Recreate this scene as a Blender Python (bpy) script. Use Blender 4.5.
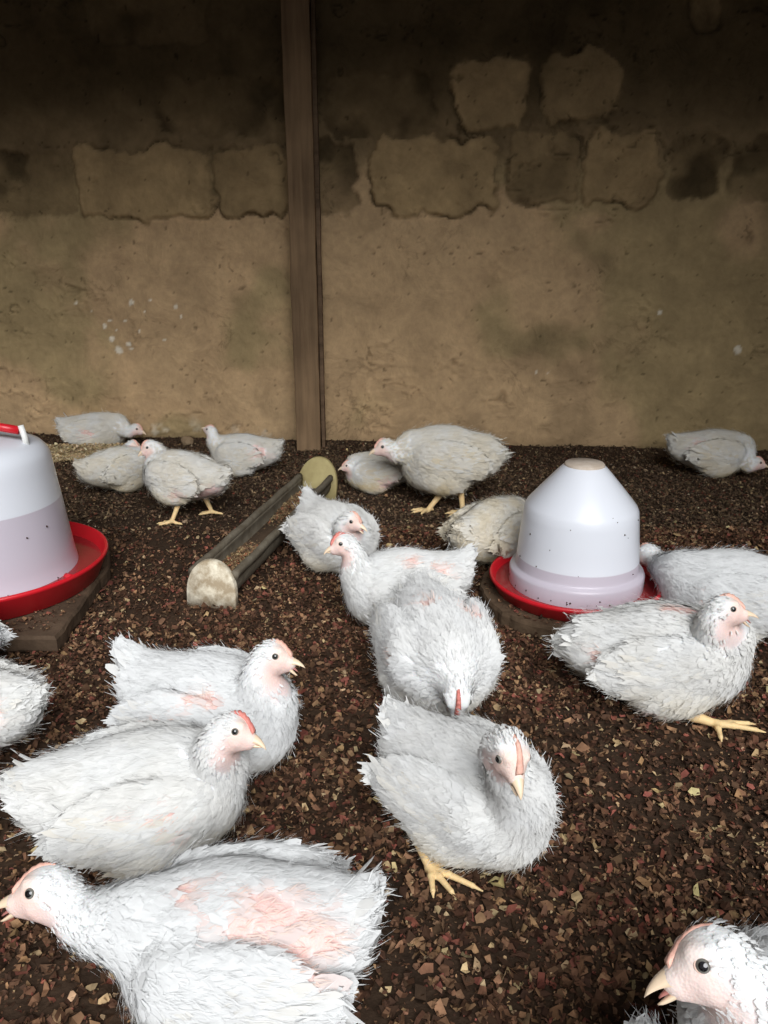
import bpy, math, random
import numpy as np
from mathutils import Vector, Matrix

for o in list(bpy.data.objects): bpy.data.objects.remove(o)
SC = bpy.context.scene
COL = SC.collection
RNG = np.random.default_rng(7)

# ------------------------------------------------------------------ camera
CAM_H, PITCH, F = 0.70, math.radians(18.6), 800.0
cam = bpy.data.objects.new('camera', bpy.data.cameras.new('camera')); COL.objects.link(cam)
cam.location = (0, 0, CAM_H); cam.rotation_euler = (math.pi/2 - PITCH, 0, 0)
cam.data.sensor_fit = 'HORIZONTAL'; cam.data.sensor_width = 36; cam.data.lens = 36*F/768
cam.data.clip_start = .01
SC.camera = cam
CP, SP = math.cos(PITCH), math.sin(PITCH)
def ray(u, v):
    a, b = (u-384)/F, (512-v)/F
    return np.array([a, CP + b*SP, -SP + b*CP])
def at_z(u, v, z=0.0):                                  # point of the place seen at a height above the floor
    d = ray(u, v); return np.array([0, 0, CAM_H]) + d*((z-CAM_H)/d[2])
def at_y(u, v, Y):
    d = ray(u, v); return np.array([0, 0, CAM_H]) + d*(Y/d[1])

# ------------------------------------------------------------------ light
SC.view_settings.view_transform = 'Standard'; SC.view_settings.look = 'None'
SC.view_settings.gamma = 1; SC.view_settings.use_curve_mapping = False
SC.view_settings.exposure = 0.34
SUN_ELEV, SUN_AZ, SUN_ANGLE, SUN_E = 39, 11, 45, 3.45
SKY_E = .25
w = bpy.data.worlds.new('world'); SC.world = w; w.use_nodes = True
bgn = w.node_tree.nodes['Background']; bgn.inputs[0].default_value = (.97, .985, 1.0, 1); bgn.inputs[1].default_value = SKY_E
sun = bpy.data.objects.new('sun', bpy.data.lights.new('sun', 'SUN')); COL.objects.link(sun)
sun.data.energy = SUN_E; sun.data.angle = math.radians(SUN_ANGLE); sun.data.color = (.975, .99, 1.0)
sun.rotation_euler = (math.radians(90-SUN_ELEV), 0, math.radians(SUN_AZ))
sun.location = (0, -2, 3)

# ------------------------------------------------------------------ helpers
def prop(o, label=None, cat=None, group=None, kind=None):
    if label: o['label'] = label
    if cat: o['category'] = cat
    if group: o['group'] = group
    if kind: o['kind'] = kind
    return o
def empty(name, loc, rz=0, s=1.0):
    o = bpy.data.objects.new(name, None); COL.objects.link(o)
    o.empty_display_size = .05
    o.location = [float(q) for q in loc]; o.rotation_euler = (0, 0, rz); o.scale = (s, s, s)
    return o
def mesh_np(name, V, Fq, mat, parent=None, col=None, smooth=True, tri=None, normals=None, attrs=None):
    """V (n,3), Fq (m,4) quads and/or tri (k,3)"""
    me = bpy.data.meshes.new(name)
    V = np.asarray(V, np.float32)
    nq = 0 if Fq is None else len(Fq); nt = 0 if tri is None else len(tri)
    me.vertices.add(len(V)); me.vertices.foreach_set('co', V.ravel())
    loops = np.concatenate(([] if not nq else [np.asarray(Fq, np.int32).ravel()]) + ([] if not nt else [np.asarray(tri, np.int32).ravel()]))
    me.loops.add(len(loops)); me.loops.foreach_set('vertex_index', loops.astype(np.int32))
    st = np.concatenate([np.arange(nq)*4, nq*4 + np.arange(nt)*3]).astype(np.int32)
    tot = np.concatenate([np.full(nq, 4), np.full(nt, 3)]).astype(np.int32)
    me.polygons.add(nq+nt); me.polygons.foreach_set('loop_start', st); me.polygons.foreach_set('loop_total', tot)
    me.polygons.foreach_set('use_smooth', np.full(nq+nt, smooth, bool))
    me.update(calc_edges=True); me.validate()
    if col is not None:
        a = me.color_attributes.new('Col', 'FLOAT_COLOR', 'POINT')
        c4 = np.ones((len(V), 4), np.float32); c4[:, :3] = col
        a.data.foreach_set('color', c4.ravel())
    for k, arr in (attrs or {}).items():
        a = me.attributes.new(k, 'FLOAT', 'POINT'); a.data.foreach_set('value', np.asarray(arr, np.float32))
    if normals is not None:
        me.normals_split_custom_set_from_vertices(np.asarray(normals, np.float32).tolist())
    me.materials.append(mat)
    o = bpy.data.objects.new(name, me); COL.objects.link(o)
    if parent: o.parent = parent
    return o
def unit(a): return a/np.maximum(np.linalg.norm(a, axis=-1, keepdims=True), 1e-9)
def sst(a, b, x):
    t = np.clip((x-a)/(b-a), 0, 1); return t*t*(3-2*t)
def hash3(i, j, k, seed):
    n = (i*374761393 + j*668265263 + k*2147483647 + seed*1274126177).astype(np.int64) & 0xffffffff
    n = ((n ^ (n >> 13))*1274126177) & 0xffffffff
    return ((n ^ (n >> 16)) & 0xffff)/65535.0
def noise3(P, scale, seed=0):
    Q = np.asarray(P, np.float64)*scale
    I = np.floor(Q).astype(np.int64); f = Q-I; f = f*f*(3-2*f)
    r = 0
    for a in (0, 1):
        for b in (0, 1):
            for c in (0, 1):
                r = r + hash3(I[..., 0]+a, I[..., 1]+b, I[..., 2]+c, seed)*(f[..., 0] if a else 1-f[..., 0])*(f[..., 1] if b else 1-f[..., 1])*(f[..., 2] if c else 1-f[..., 2])
    return r
def fbm(P, scale, oct=4, seed=0):
    r, a, t = 0, 1, 0
    for o in range(oct):
        r = r + a*noise3(P, scale*2**o, seed+o*17); t += a; a *= .55
    return r/t
def fbm2(x, y, scale, oct=4, seed=0):
    return fbm(np.stack([x, y, np.zeros_like(x)+.37], -1), scale, oct, seed)

class MB:                                                # small mesh collector
    def __init__(s): s.v, s.f = [], []
    def add(s, v, f):
        n = len(s.v); s.v += [tuple(map(float, p)) for p in v]; s.f += [tuple(i+n for i in q) for q in f]
    def rings(s, rings, cap=True, closed=True):
        n = len(rings[0]); v = [p for r in rings for p in r]; f = []
        for i in range(len(rings)-1):
            for j in range(n if closed else n-1):
                k = (j+1) % n; f.append((i*n+j, i*n+k, (i+1)*n+k, (i+1)*n+j))
        if cap: f.append(tuple(range(n))[::-1]); f.append(tuple((len(rings)-1)*n+j for j in range(n)))
        s.add(v, f)
    def lathe(s, prof, seg=72, c=(0, 0, 0)):
        rings = [[(c[0]+r*math.cos(2*math.pi*j/seg), c[1]+r*math.sin(2*math.pi*j/seg), c[2]+z) for j in range(seg)] for r, z in prof]
        s.rings(rings, cap=False)
    def tube(s, pts, rad, seg=14):
        pts = [Vector(p) for p in pts]; rs = rad if isinstance(rad, (list, tuple)) else [rad]*len(pts)
        rings = []; up = Vector((0, 0, 1))
        for i, p in enumerate(pts):
            t = (pts[min(i+1, len(pts)-1)]-pts[max(i-1, 0)]).normalized()
            a = t.cross(up if abs(t.z) < .95 else Vector((1, 0, 0))).normalized(); b = t.cross(a)
            rings.append([p + (a*math.cos(2*math.pi*j/seg)+b*math.sin(2*math.pi*j/seg))*rs[i] for j in range(seg)])
        s.rings(rings)
    def build(s, name, mat, parent=None, smooth=True, bevel=0, sub=0, auto=None):
        me = bpy.data.meshes.new(name); me.from_pydata(s.v, [], s.f); me.update()
        import bmesh
        bm = bmesh.new(); bm.from_mesh(me); bmesh.ops.remove_doubles(bm, verts=bm.verts, dist=1e-6)
        bmesh.ops.recalc_face_normals(bm, faces=bm.faces); bm.to_mesh(me); bm.free()
        for p in me.polygons: p.use_smooth = smooth
        me.materials.append(mat)
        o = bpy.data.objects.new(name, me); COL.objects.link(o)
        if parent: o.parent = parent
        if bevel:
            m = o.modifiers.new('bevel', 'BEVEL'); m.width = bevel; m.segments = 2; m.limit_method = 'ANGLE'; m.angle_limit = math.radians(40)
        if sub:
            m = o.modifiers.new('sub', 'SUBSURF'); m.levels = m.render_levels = sub
        return o

# ------------------------------------------------------------------ materials
def mat_new(name):
    m = bpy.data.materials.new(name); m.use_nodes = True; nt = m.node_tree
    b = nt.nodes['Principled BSDF']; return m, nt, b
def N(nt, t, **kw):
    n = nt.nodes.new(t)
    for k, v in kw.items():
        if k in n.inputs: n.inputs[k].default_value = v
        else: setattr(n, k, v)
    return n
def ramp(nt, stops, src):
    n = nt.nodes.new('ShaderNodeValToRGB'); e = n.color_ramp.elements
    while len(e) < len(stops): e.new(.5)
    for i, (p, c) in enumerate(stops): e[i].position = p; e[i].color = (*c, 1)
    nt.links.new(src, n.inputs[0]); return n
def mat_simple(name, color, rough=.5, spec=.5, bump=0, bscale=40, var=0, vscale=6, dark=None, metallic=0):
    m, nt, b = mat_new(name); L = nt.links
    tc = N(nt, 'ShaderNodeTexCoord')
    b.inputs['Roughness'].default_value = rough; b.inputs['Specular IOR Level'].default_value = spec; b.inputs['Metallic'].default_value = metallic
    b.inputs['Base Color'].default_value = (*color, 1)
    if dark:
        n = N(nt, 'ShaderNodeTexNoise', Scale=vscale, Detail=6.0, Roughness=.65); L.new(tc.outputs['Object'], n.inputs['Vector'])
        r = ramp(nt, [(.5-var, dark), (.5+var, color)], n.outputs[0]); L.new(r.outputs[0], b.inputs['Base Color'])
    if bump:
        n = N(nt, 'ShaderNodeTexNoise', Scale=bscale, Detail=5.0); L.new(tc.outputs['Object'], n.inputs['Vector'])
        bp = N(nt, 'ShaderNodeBump', Strength=bump, Distance=.004); L.new(n.outputs[0], bp.inputs['Height']); L.new(bp.outputs[0], b.inputs['Normal'])
    return m
def mat_feather():
    m = bpy.data.materials.new('white_feather'); m.use_nodes = True; nt = m.node_tree; nt.nodes.clear(); L = nt.links
    out = N(nt, 'ShaderNodeOutputMaterial'); at = N(nt, 'ShaderNodeAttribute', attribute_name='Col')
    d = N(nt, 'ShaderNodeBsdfDiffuse', Roughness=.6); t = N(nt, 'ShaderNodeBsdfTranslucent'); mx = N(nt, 'ShaderNodeMixShader', Fac=.27)
    fa = N(nt, 'ShaderNodeAttribute', attribute_name='barb')
    wv = N(nt, 'ShaderNodeMath', operation='SINE'); L.new(fa.outputs['Fac'], wv.inputs[0])
    bp = N(nt, 'ShaderNodeBump', Strength=.25, Distance=.0006); L.new(wv.outputs[0], bp.inputs['Height'])
    L.new(bp.outputs[0], d.inputs['Normal'])
    L.new(at.outputs['Color'], d.inputs['Color']); L.new(at.outputs['Color'], t.inputs['Color'])
    L.new(d.outputs[0], mx.inputs[1]); L.new(t.outputs[0], mx.inputs[2]); L.new(mx.outputs[0], out.inputs[0])
    return m
def mat_skin():
    m, nt, b = mat_new('bird_skin'); L = nt.links
    at = N(nt, 'ShaderNodeAttribute', attribute_name='Col'); L.new(at.outputs['Color'], b.inputs['Base Color'])
    b.inputs['Roughness'].default_value = .55; b.inputs['Specular IOR Level'].default_value = .3
    b.inputs['Subsurface Weight'].default_value = .12; b.inputs['Subsurface Radius'].default_value = (.006, .003, .002); b.inputs['Subsurface Scale'].default_value = .6
    tc = N(nt, 'ShaderNodeTexCoord'); n = N(nt, 'ShaderNodeTexVoronoi', Scale=420.0); L.new(tc.outputs['Object'], n.inputs['Vector'])
    bp = N(nt, 'ShaderNodeBump', Strength=.35, Distance=.001); L.new(n.outputs[0], bp.inputs['Height']); L.new(bp.outputs[0], b.inputs['Normal'])
    return m
M = dict(
    feather=mat_feather(), skin=mat_skin(),
    beak=mat_simple('beak_horn', (.85, .66, .47), .35, .5, bump=.1, bscale=200),
    mouth=mat_simple('mouth_flesh', (.42, .17, .15), .4, .5, bump=.1, bscale=300),
    comb=mat_simple('comb_flesh', (.72, .27, .22), .5, .4, bump=.5, bscale=260, dark=(.58, .16, .14), var=.2, vscale=60),
    pale_comb=mat_simple('pale_comb_flesh', (.82, .50, .40), .5, .4, bump=.5, bscale=260, dark=(.74, .38, .30), var=.2, vscale=60),
    iris=mat_simple('eye_iris', (.20, .20, .18), .12, .6, dark=(.13, .12, .10), var=.2, vscale=400),
    pupil=mat_simple('eye_pupil', (.004, .004, .005), .06, .8, bump=.01),
    lid=mat_simple('eyelid_skin', (.78, .55, .46), .55, .3, bump=.2, bscale=300),
    claw=mat_simple('claw_horn', (.45, .36, .28), .4, .4, bump=.1),
    red=mat_simple('red_plastic', (.62, .012, .022), .34, .5, bump=.08, bscale=30, dark=(.50, .012, .02), var=.25, vscale=7),
    slab=mat_simple('dirty_slab', (.13, .085, .052), .9, .2, bump=.9, bscale=70, dark=(.055, .034, .02), var=.22, vscale=14),
    board=mat_simple('dirty_board', (.12, .078, .05), .85, .2, bump=.8, bscale=60, dark=(.05, .032, .02), var=.22, vscale=14),
    white_plastic=mat_simple('white_plastic_clip', (.75, .75, .72), .4, .5, bump=.05),
    speck=mat_simple('dirt_speck', (.05, .025, .015), .8, .2, bump=.3),
    pipe=mat_simple('weathered_pipe', (.19, .165, .125), .7, .3, bump=.6, bscale=70, dark=(.095, .075, .05), var=.2, vscale=22),
    end_white=mat_simple('stained_end_plate', (.80, .73, .58), .75, .3, bump=.6, bscale=60, dark=(.38, .30, .20), var=.10, vscale=26),
    end_yellow=mat_simple('yellow_end_plate', (.50, .42, .20), .7, .3, bump=.4, bscale=60, dark=(.34, .27, .12), var=.2, vscale=14),
    stone=mat_simple('tan_stone', (.33, .24, .15), .9, .2, bump=.8, bscale=60, dark=(.18, .12, .07), var=.2, vscale=30),
    chip=None,
)
def mat_col(name, rough=.85, spec=.15, bump=.4, scale=150):
    m, nt, b = mat_new(name); L = nt.links
    at = N(nt, 'ShaderNodeAttribute', attribute_name='Col')
    tc = N(nt, 'ShaderNodeTexCoord'); n = N(nt, 'ShaderNodeTexNoise', Scale=scale, Detail=4.0); L.new(tc.outputs['Object'], n.inputs['Vector'])
    mr = N(nt, 'ShaderNodeMapRange'); mr.inputs['To Min'].default_value = .6; mr.inputs['To Max'].default_value = 1.4; L.new(n.outputs[0], mr.inputs['Value'])
    mx = N(nt, 'ShaderNodeVectorMath', operation='SCALE'); L.new(at.outputs['Color'], mx.inputs[0]); L.new(mr.outputs[0], mx.inputs['Scale'])
    L.new(mx.outputs[0], b.inputs['Base Color'])
    b.inputs['Roughness'].default_value = rough; b.inputs['Specular IOR Level'].default_value = spec
    bp = N(nt, 'ShaderNodeBump', Strength=bump, Distance=.003); L.new(n.outputs[0], bp.inputs['Height']); L.new(bp.outputs[0], b.inputs['Normal'])
    return m
M['chip'] = mat_col('wood_chip', bump=.3)
M['soil'] = mat_col('dark_soil', bump=.9, scale=120)
def mat_wall():
    m, nt, b = mat_new('mud_plaster'); L = nt.links
    at = N(nt, 'ShaderNodeAttribute', attribute_name='Col'); tc = N(nt, 'ShaderNodeTexCoord')
    def nz(sc, det, ro, lo, hi, dist=0.0):
        n = N(nt, 'ShaderNodeTexNoise', Scale=sc, Detail=det, Roughness=ro, Distortion=dist); L.new(tc.outputs['Object'], n.inputs['Vector'])
        r = N(nt, 'ShaderNodeMapRange'); r.inputs['From Min'].default_value = .3; r.inputs['From Max'].default_value = .7
        r.inputs['To Min'].default_value = lo; r.inputs['To Max'].default_value = hi; L.new(n.outputs[0], r.inputs['Value']); return n, r
    n1, r1 = nz(7, 12, .68, .86, 1.16, .6); n2, r2 = nz(45, 6, .6, .90, 1.09)
    vo = N(nt, 'ShaderNodeTexVoronoi', feature='DISTANCE_TO_EDGE', Scale=9.0); w_ = N(nt, 'ShaderNodeVectorMath', operation='MULTIPLY_ADD')
    L.new(n1.outputs['Color'], w_.inputs[0]); w_.inputs[1].default_value = (.35, .35, .35); L.new(tc.outputs['Object'], w_.inputs[2]); L.new(w_.outputs[0], vo.inputs['Vector'])
    cr = N(nt, 'ShaderNodeMapRange'); cr.inputs['From Min'].default_value = 0; cr.inputs['From Max'].default_value = .022; L.new(vo.outputs['Distance'], cr.inputs['Value'])
    n3, r3 = nz(5.0, 4, .5, -.25, 2.6)                      # where the cracks show
    mxa = N(nt, 'ShaderNodeMath', operation='MAXIMUM'); L.new(cr.outputs[0], mxa.inputs[0]); L.new(r3.outputs[0], mxa.inputs[1]); mxa.use_clamp = True
    k = N(nt, 'ShaderNodeMapRange'); k.inputs['To Min'].default_value = .74; L.new(mxa.outputs[0], k.inputs['Value'])
    a = N(nt, 'ShaderNodeMath', operation='MULTIPLY'); L.new(r1.outputs[0], a.inputs[0]); L.new(r2.outputs[0], a.inputs[1])
    a2 = N(nt, 'ShaderNodeMath', operation='MULTIPLY'); L.new(a.outputs[0], a2.inputs[0]); L.new(k.outputs[0], a2.inputs[1])
    mx = N(nt, 'ShaderNodeVectorMath', operation='SCALE'); L.new(at.outputs['Color'], mx.inputs[0]); L.new(a2.outputs[0], mx.inputs['Scale']); L.new(mx.outputs[0], b.inputs['Base Color'])
    b.inputs['Roughness'].default_value = .95; b.inputs['Specular IOR Level'].default_value = .08
    b1 = N(nt, 'ShaderNodeBump', Strength=.9, Distance=.014); L.new(n1.outputs[0], b1.inputs['Height'])
    b2 = N(nt, 'ShaderNodeBump', Strength=.6, Distance=.004); L.new(n2.outputs[0], b2.inputs['Height']); L.new(b1.outputs[0], b2.inputs['Normal'])
    b3 = N(nt, 'ShaderNodeBump', Strength=.5, Distance=.006); L.new(mxa.outputs[0], b3.inputs['Height']); L.new(b2.outputs[0], b3.inputs['Normal']); L.new(b3.outputs[0], b.inputs['Normal'])
    return m
M['wall'] = mat_wall()
def mat_plaster_side():
    return mat_simple('side_plaster', (.26, .19, .125), .95, .1, bump=.8, bscale=30, dark=(.17, .125, .08), var=.2, vscale=5)
def mat_wood(name, c1, c2, ax='Z'):
    m, nt, b = mat_new(name); L = nt.links
    tc = N(nt, 'ShaderNodeTexCoord'); mp = N(nt, 'ShaderNodeMapping')
    mp.inputs['Scale'].default_value = {'Z': (30, 30, 1.6), 'X': (1.6, 30, 30)}[ax]
    L.new(tc.outputs['Object'], mp.inputs['Vector'])
    n = N(nt, 'ShaderNodeTexNoise', Scale=1.6, Detail=8.0, Roughness=.62, Distortion=.5); L.new(mp.outputs[0], n.inputs['Vector'])
    n2 = N(nt, 'ShaderNodeTexNoise', Scale=5.0, Detail=6.0); L.new(tc.outputs['Object'], n2.inputs['Vector'])
    ad = N(nt, 'ShaderNodeMath', operation='ADD'); L.new(n.outputs[0], ad.inputs[0]); L.new(n2.outputs[0], ad.inputs[1])
    hf = N(nt, 'ShaderNodeMath', operation='MULTIPLY'); hf.inputs[1].default_value = .5; L.new(ad.outputs[0], hf.inputs[0])
    r = ramp(nt, [(.36, c2), (.62, c1)], hf.outputs[0]); L.new(r.outputs[0], b.inputs['Base Color'])
    b.inputs['Roughness'].default_value = .85; b.inputs['Specular IOR Level'].default_value = .15
    bp = N(nt, 'ShaderNodeBump', Strength=.6, Distance=.003); L.new(n.outputs[0], bp.inputs['Height']); L.new(bp.outputs[0], b.inputs['Normal'])
    return m
M['post'] = mat_wood('old_post_wood', (.30, .195, .11), (.15, .096, .055))
M['plank'] = mat_wood('plank_wood', (.20, .13, .08), (.08, .05, .03), 'X')
def mat_jug(level):
    m = bpy.data.materials.new('milky_plastic'); m.use_nodes = True; nt = m.node_tree; nt.nodes.clear(); L = nt.links
    out = N(nt, 'ShaderNodeOutputMaterial')
    d = N(nt, 'ShaderNodeBsdfDiffuse'); 
    tc = N(nt, 'ShaderNodeTexCoord'); sp = N(nt, 'ShaderNodeSeparateXYZ'); L.new(tc.outputs['Object'], sp.inputs[0])
    mr_ = N(nt, 'ShaderNodeMapRange'); mr_.inputs['From Min'].default_value = level-.001; mr_.inputs['From Max'].default_value = level+.001; L.new(sp.outputs['Z'], mr_.inputs['Value'])
    cm_ = N(nt, 'ShaderNodeMix', data_type='RGBA'); cm_.inputs['A'].default_value = (.66, .60, .68, 1); cm_.inputs['B'].default_value = (.88, .905, .975, 1)
    L.new(mr_.outputs[0], cm_.inputs['Factor']); L.new(cm_.outputs['Result'], d.inputs['Color'])
    t = N(nt, 'ShaderNodeBsdfTranslucent'); t.inputs['Color'].default_value = (.93, .92, .98, 1)
    g = N(nt, 'ShaderNodeBsdfGlossy', Roughness=.34); g.inputs['Color'].default_value = (1, 1, 1, 1)
    tr = N(nt, 'ShaderNodeBsdfTransparent'); tr.inputs['Color'].default_value = (.9, .88, .92, 1)
    a = N(nt, 'ShaderNodeMixShader', Fac=.14); L.new(d.outputs[0], a.inputs[1]); L.new(t.outputs[0], a.inputs[2])
    b = N(nt, 'ShaderNodeMixShader', Fac=.08); L.new(a.outputs[0], b.inputs[1]); L.new(tr.outputs[0], b.inputs[2])
    fr = N(nt, 'ShaderNodeFresnel', IOR=1.45); c = N(nt, 'ShaderNodeMixShader'); L.new(fr.outputs[0], c.inputs[0])
    L.new(b.outputs[0], c.inputs[1]); L.new(g.outputs[0], c.inputs[2]); L.new(c.outputs[0], out.inputs[0])
    return m
M['water'] = mat_simple('murky_water', (.13, .075, .10), .2, .5, bump=.02)
M['tray_water'] = mat_simple('dirty_tray_water', (.28, .022, .025), .08, .6, bump=.1, bscale=60)
M['cap'] = mat_simple('worn_cap', (.62, .54, .46), .6, .3, bump=.3, dark=(.45, .36, .28), var=.2, vscale=40)

# ------------------------------------------------------------------ structure
WALL_A = 2.815; WALL_K = -0.095                          # back wall: Y = A + K*X
def wall_y(x): return WALL_A + WALL_K*x
def at_wall(u, v):
    d = ray(u, v); t = WALL_A/(d[1]-WALL_K*d[0]); return np.array([0, 0, CAM_H]) + d*t
def floor_h(x, y):
    h = (fbm2(x, y, 3.0, 3, 5)-.5)*.022 + (fbm2(x, y, 18, 3, 9)-.5)*.008
    d = wall_y(x)-y
    return h + .018*np.exp(-np.clip(d, 0, 9)/.06)
def build_floor():
    xs = np.arange(-2.35, 2.351, .018); ys = np.arange(-1.6, 3.151, .018)
    X, Y = np.meshgrid(xs, ys); Z = floor_h(X, Y)
    nx, ny = len(xs), len(ys); idx = np.arange(nx*ny).reshape(ny, nx)
    q = np.stack([idx[:-1, :-1], idx[:-1, 1:], idx[1:, 1:], idx[1:, :-1]], -1).reshape(-1, 4)
    V = np.stack([X, Y, Z], -1).reshape(-1, 3)
    n1 = fbm(V, 3, 4, 3)[:, None]; n2 = fbm(V, 40, 3, 4)[:, None]
    c = (.026, .016, .010) + n1*np.array([.035, .020, .012]) + (n2-.5)*np.array([.03, .018, .01])
    o = mesh_np('floor', V, q, M['soil'], col=np.clip(c, .008, 1)); prop(o, kind='structure')
build_floor()

BLOCKS = [  # u0,v0,u1,v1 in the photo's frame (on the wall), depth factor
    (165, 80, 284, 133, .5), (330, 75, 432, 134, .5), (454, 62, 526, 127, 1), (540, 52, 621, 124, 1), (-60, 155, 66, 212, .6),
    (80, 148, 208, 216, 1), (218, 148, 290, 216, 1), (318, 142, 352, 210, .5), (370, 137, 496, 212, 1), (508, 132, 577, 202, .9), (579, 134, 662, 204, 1), (668, 137, 722, 196, .6), (728, 140, 830, 200, .4), (90, -40, 200, 40, .35), (690, -30, 720, 30, .8)]
def build_wall():
    ang = math.atan(WALL_K); ux = np.array([math.cos(ang), math.sin(ang), 0])
    nrm = np.array([math.sin(ang), -math.cos(ang), 0])       # towards the camera
    P0 = np.array([0, WALL_A, 0])
    S = np.arange(-2.36, 2.361, .0065); Zs = np.arange(-.03, 2.2, .0065)
    s, z = np.meshgrid(S, Zs)
    sw = s + (fbm2(s, z, 16, 5, 31)-.5)*.085; zw = z + (fbm2(s, z, 16, 5, 37)-.5)*.085
    mask = np.zeros_like(s); each = np.zeros_like(s)
    for i, (u0, v0, u1, v1, dpt) in enumerate(BLOCKS):
        a = at_wall(u0, v1); b = at_wall(u1, v0); a2 = at_wall(u0, v0); b2 = at_wall(u1, v1)
        s0, s1 = (a-P0)@ux, (b-P0)@ux; z0, z1 = (a[2]+b2[2])/2, (b[2]+a2[2])/2
        cx, cz, hx, hz = (s0+s1)/2, (z0+z1)/2, abs(s1-s0)/2, abs(z1-z0)/2; r = min(hx, hz)*.35
        dx = np.maximum(abs(sw-cx)-hx+r, 0); dz = np.maximum(abs(zw-cz)-hz+r, 0)
        m = 1-sst(-.004, .014, np.hypot(dx, dz)-r)
        each = np.where(m > .3, (i*37 % 11)/11.0, each)
        mask = np.maximum(mask, m*dpt)
    rec = mask
    rough_up = sst(.75, 1.0, z)
    disp = (fbm2(s, z, 2.2, 3, 41)-.5)*.03 + (fbm2(s, z, 11, 4, 43)-.5)*.010*(1+rough_up) + (fbm2(s, z, 45, 2, 47)-.5)*.003
    # trowel lips and cracks
    cr = np.abs(fbm2(s*.8, z*1.6, 9, 3, 53)-.5); lips = (1-sst(0, .012, cr))*sst(.56, .66, fbm2(s, z, 4, 3, 59))
    lips2 = sst(.012, .016, cr)*(1-sst(.02, .06, cr))*sst(.54, .62, fbm2(s, z, 4, 3, 59))
    pock = sst(.80, .85, fbm2(s, z, 60, 2, 61))
    edge = np.clip(rec*(1-rec)*4, 0, 1)
    gap = edge*sst(.45, .7, fbm2(s, z, 8, 3, 71))
    disp = disp + (fbm2(s, z, 5, 2, 151) > .55)*0 + rec*.011*(fbm2(s, z, 30, 3, 67)*.9+.3) - edge*.008 + lips2*.006 - lips*.006 - pock*.005 - gap*.014
    P = P0 + s[..., None]*ux + nrm*disp[..., None]; P[..., 2] = z
    V = P.reshape(-1, 3)
    # colour: the materials (mud plaster, cement, block), stains, white flakes, painted shade towards the top
    n1 = fbm2(s, z, 2.6, 4, 73)[..., None]; n2 = fbm2(s, z, 14, 4, 79)[..., None]; n3 = fbm2(s, z, 70, 2, 83)[..., None]
    mud = np.array([.575, .415, .26])*(.78+.44*n2) + np.array([.055, .018, .006])*(n1-.4)
    cement = np.array([.43, .335, .195])*(.78+.44*n2)
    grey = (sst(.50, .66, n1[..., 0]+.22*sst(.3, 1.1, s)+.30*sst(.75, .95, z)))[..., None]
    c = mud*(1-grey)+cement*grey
    up = sst(.88, 1.0, z+.05*(n1[..., 0]-.5))[..., None]; hi_ = sst(.98, 1.2, z)[..., None]; c = c*(1-up)+(np.array([.27, .20, .12])*(1-hi_)+np.array([.135, .10, .058])*hi_)*(.65+.7*n2)*up  # upper cement; its darkening towards the top is shade put into the colour
    blk = np.array([.40, .295, .17])*(.62+.75*n2)*(.85+.3*each[..., None])
    rm = np.clip(rec, 0, 1)[..., None]; c = c*(1-rm)+blk*rm
    st = sst(.62, .75, fbm2(s, z, 3.1, 4, 89))[..., None]*.25; c = c*(1-st)
    c = c*(1-.45*lips[..., None])*(1-.5*pock[..., None])*(1-.55*gap[..., None])*(1-.25*edge[..., None])
    # white paint or lime flakes at the left and by the foot
    fl = np.zeros_like(s); s3 = s+(fbm2(s, z, 60, 2, 97)-.5)*.012; z3 = z+(fbm2(s, z, 60, 2, 98)-.5)*.016
    for u, v, rr in ((76, 303, 7), (131, 303, 10), (104, 327, 8), (112, 339, 12), (119, 350, 12), (129, 344, 11), (176, 306, 7), (181, 316, 5), (165, 341, 6), (125, 322, 5), (145, 312, 5), (131, 349, 7), (92, 312, 4), (150, 300, 4), (660, 313, 8), (536, 372, 6), (738, 350, 14), (548, 372, 5), (303, 92, 7), (110, 320, 5), (140, 332, 5), (117, 330, 4)):
        p = at_wall(u, v); sa = (p-P0)@ux; fl = np.maximum(fl, 1-sst(rr*.7e-3, rr*1.15e-3, np.hypot(s3-sa, z3-p[2])))
    foot = sst(.60, .72, fbm2(s, z, 20, 4, 101))*(1-sst(.03, .13, z))*sst(.5, .7, fbm2(s, z, 2.5, 2, 103))*.45
    wh = np.clip(np.maximum(fl*.8, foot), 0, 1)[..., None]; c = c*(1-wh)+np.array([.95, .92, .85])*wh
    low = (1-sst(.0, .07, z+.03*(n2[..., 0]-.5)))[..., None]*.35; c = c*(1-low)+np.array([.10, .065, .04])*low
    nx, ny = len(S), len(Zs); idx = np.arange(nx*ny).reshape(ny, nx)
    q = np.stack([idx[:-1, :-1], idx[:-1, 1:], idx[1:, 1:], idx[1:, :-1]], -1).reshape(-1, 4)
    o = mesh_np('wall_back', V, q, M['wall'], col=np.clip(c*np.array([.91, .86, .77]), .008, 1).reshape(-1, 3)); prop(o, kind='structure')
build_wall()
def box_mb(x0, x1, y0, y1, z0, z1):
    m = MB(); v = [(x, y, z) for z in (z0, z1) for (x, y) in ((x0, y0), (x1, y0), (x1, y1), (x0, y1))]
    m.add(v, [(0, 3, 2, 1), (4, 5, 6, 7), (0, 1, 5, 4), (1, 2, 6, 5), (2, 3, 7, 6), (3, 0, 4, 7)]); return m
ROOF_Y0, ROOF_Z = 0.22, 2.08
side = mat_plaster_side()
prop(box_mb(-2.55, -2.32, -1.2, 3.2, -.05, 2.3).build('wall_left', side, smooth=False), kind='structure')
prop(box_mb(1.52, 1.74, -.6, 3.2, -.05, 2.3).build('wall_right', side, smooth=False), kind='structure')
roof_m = mat_simple('roof_sheet', (.12, .09, .07), .7, .3, bump=.3, dark=(.06, .045, .035), var=.2)
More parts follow.
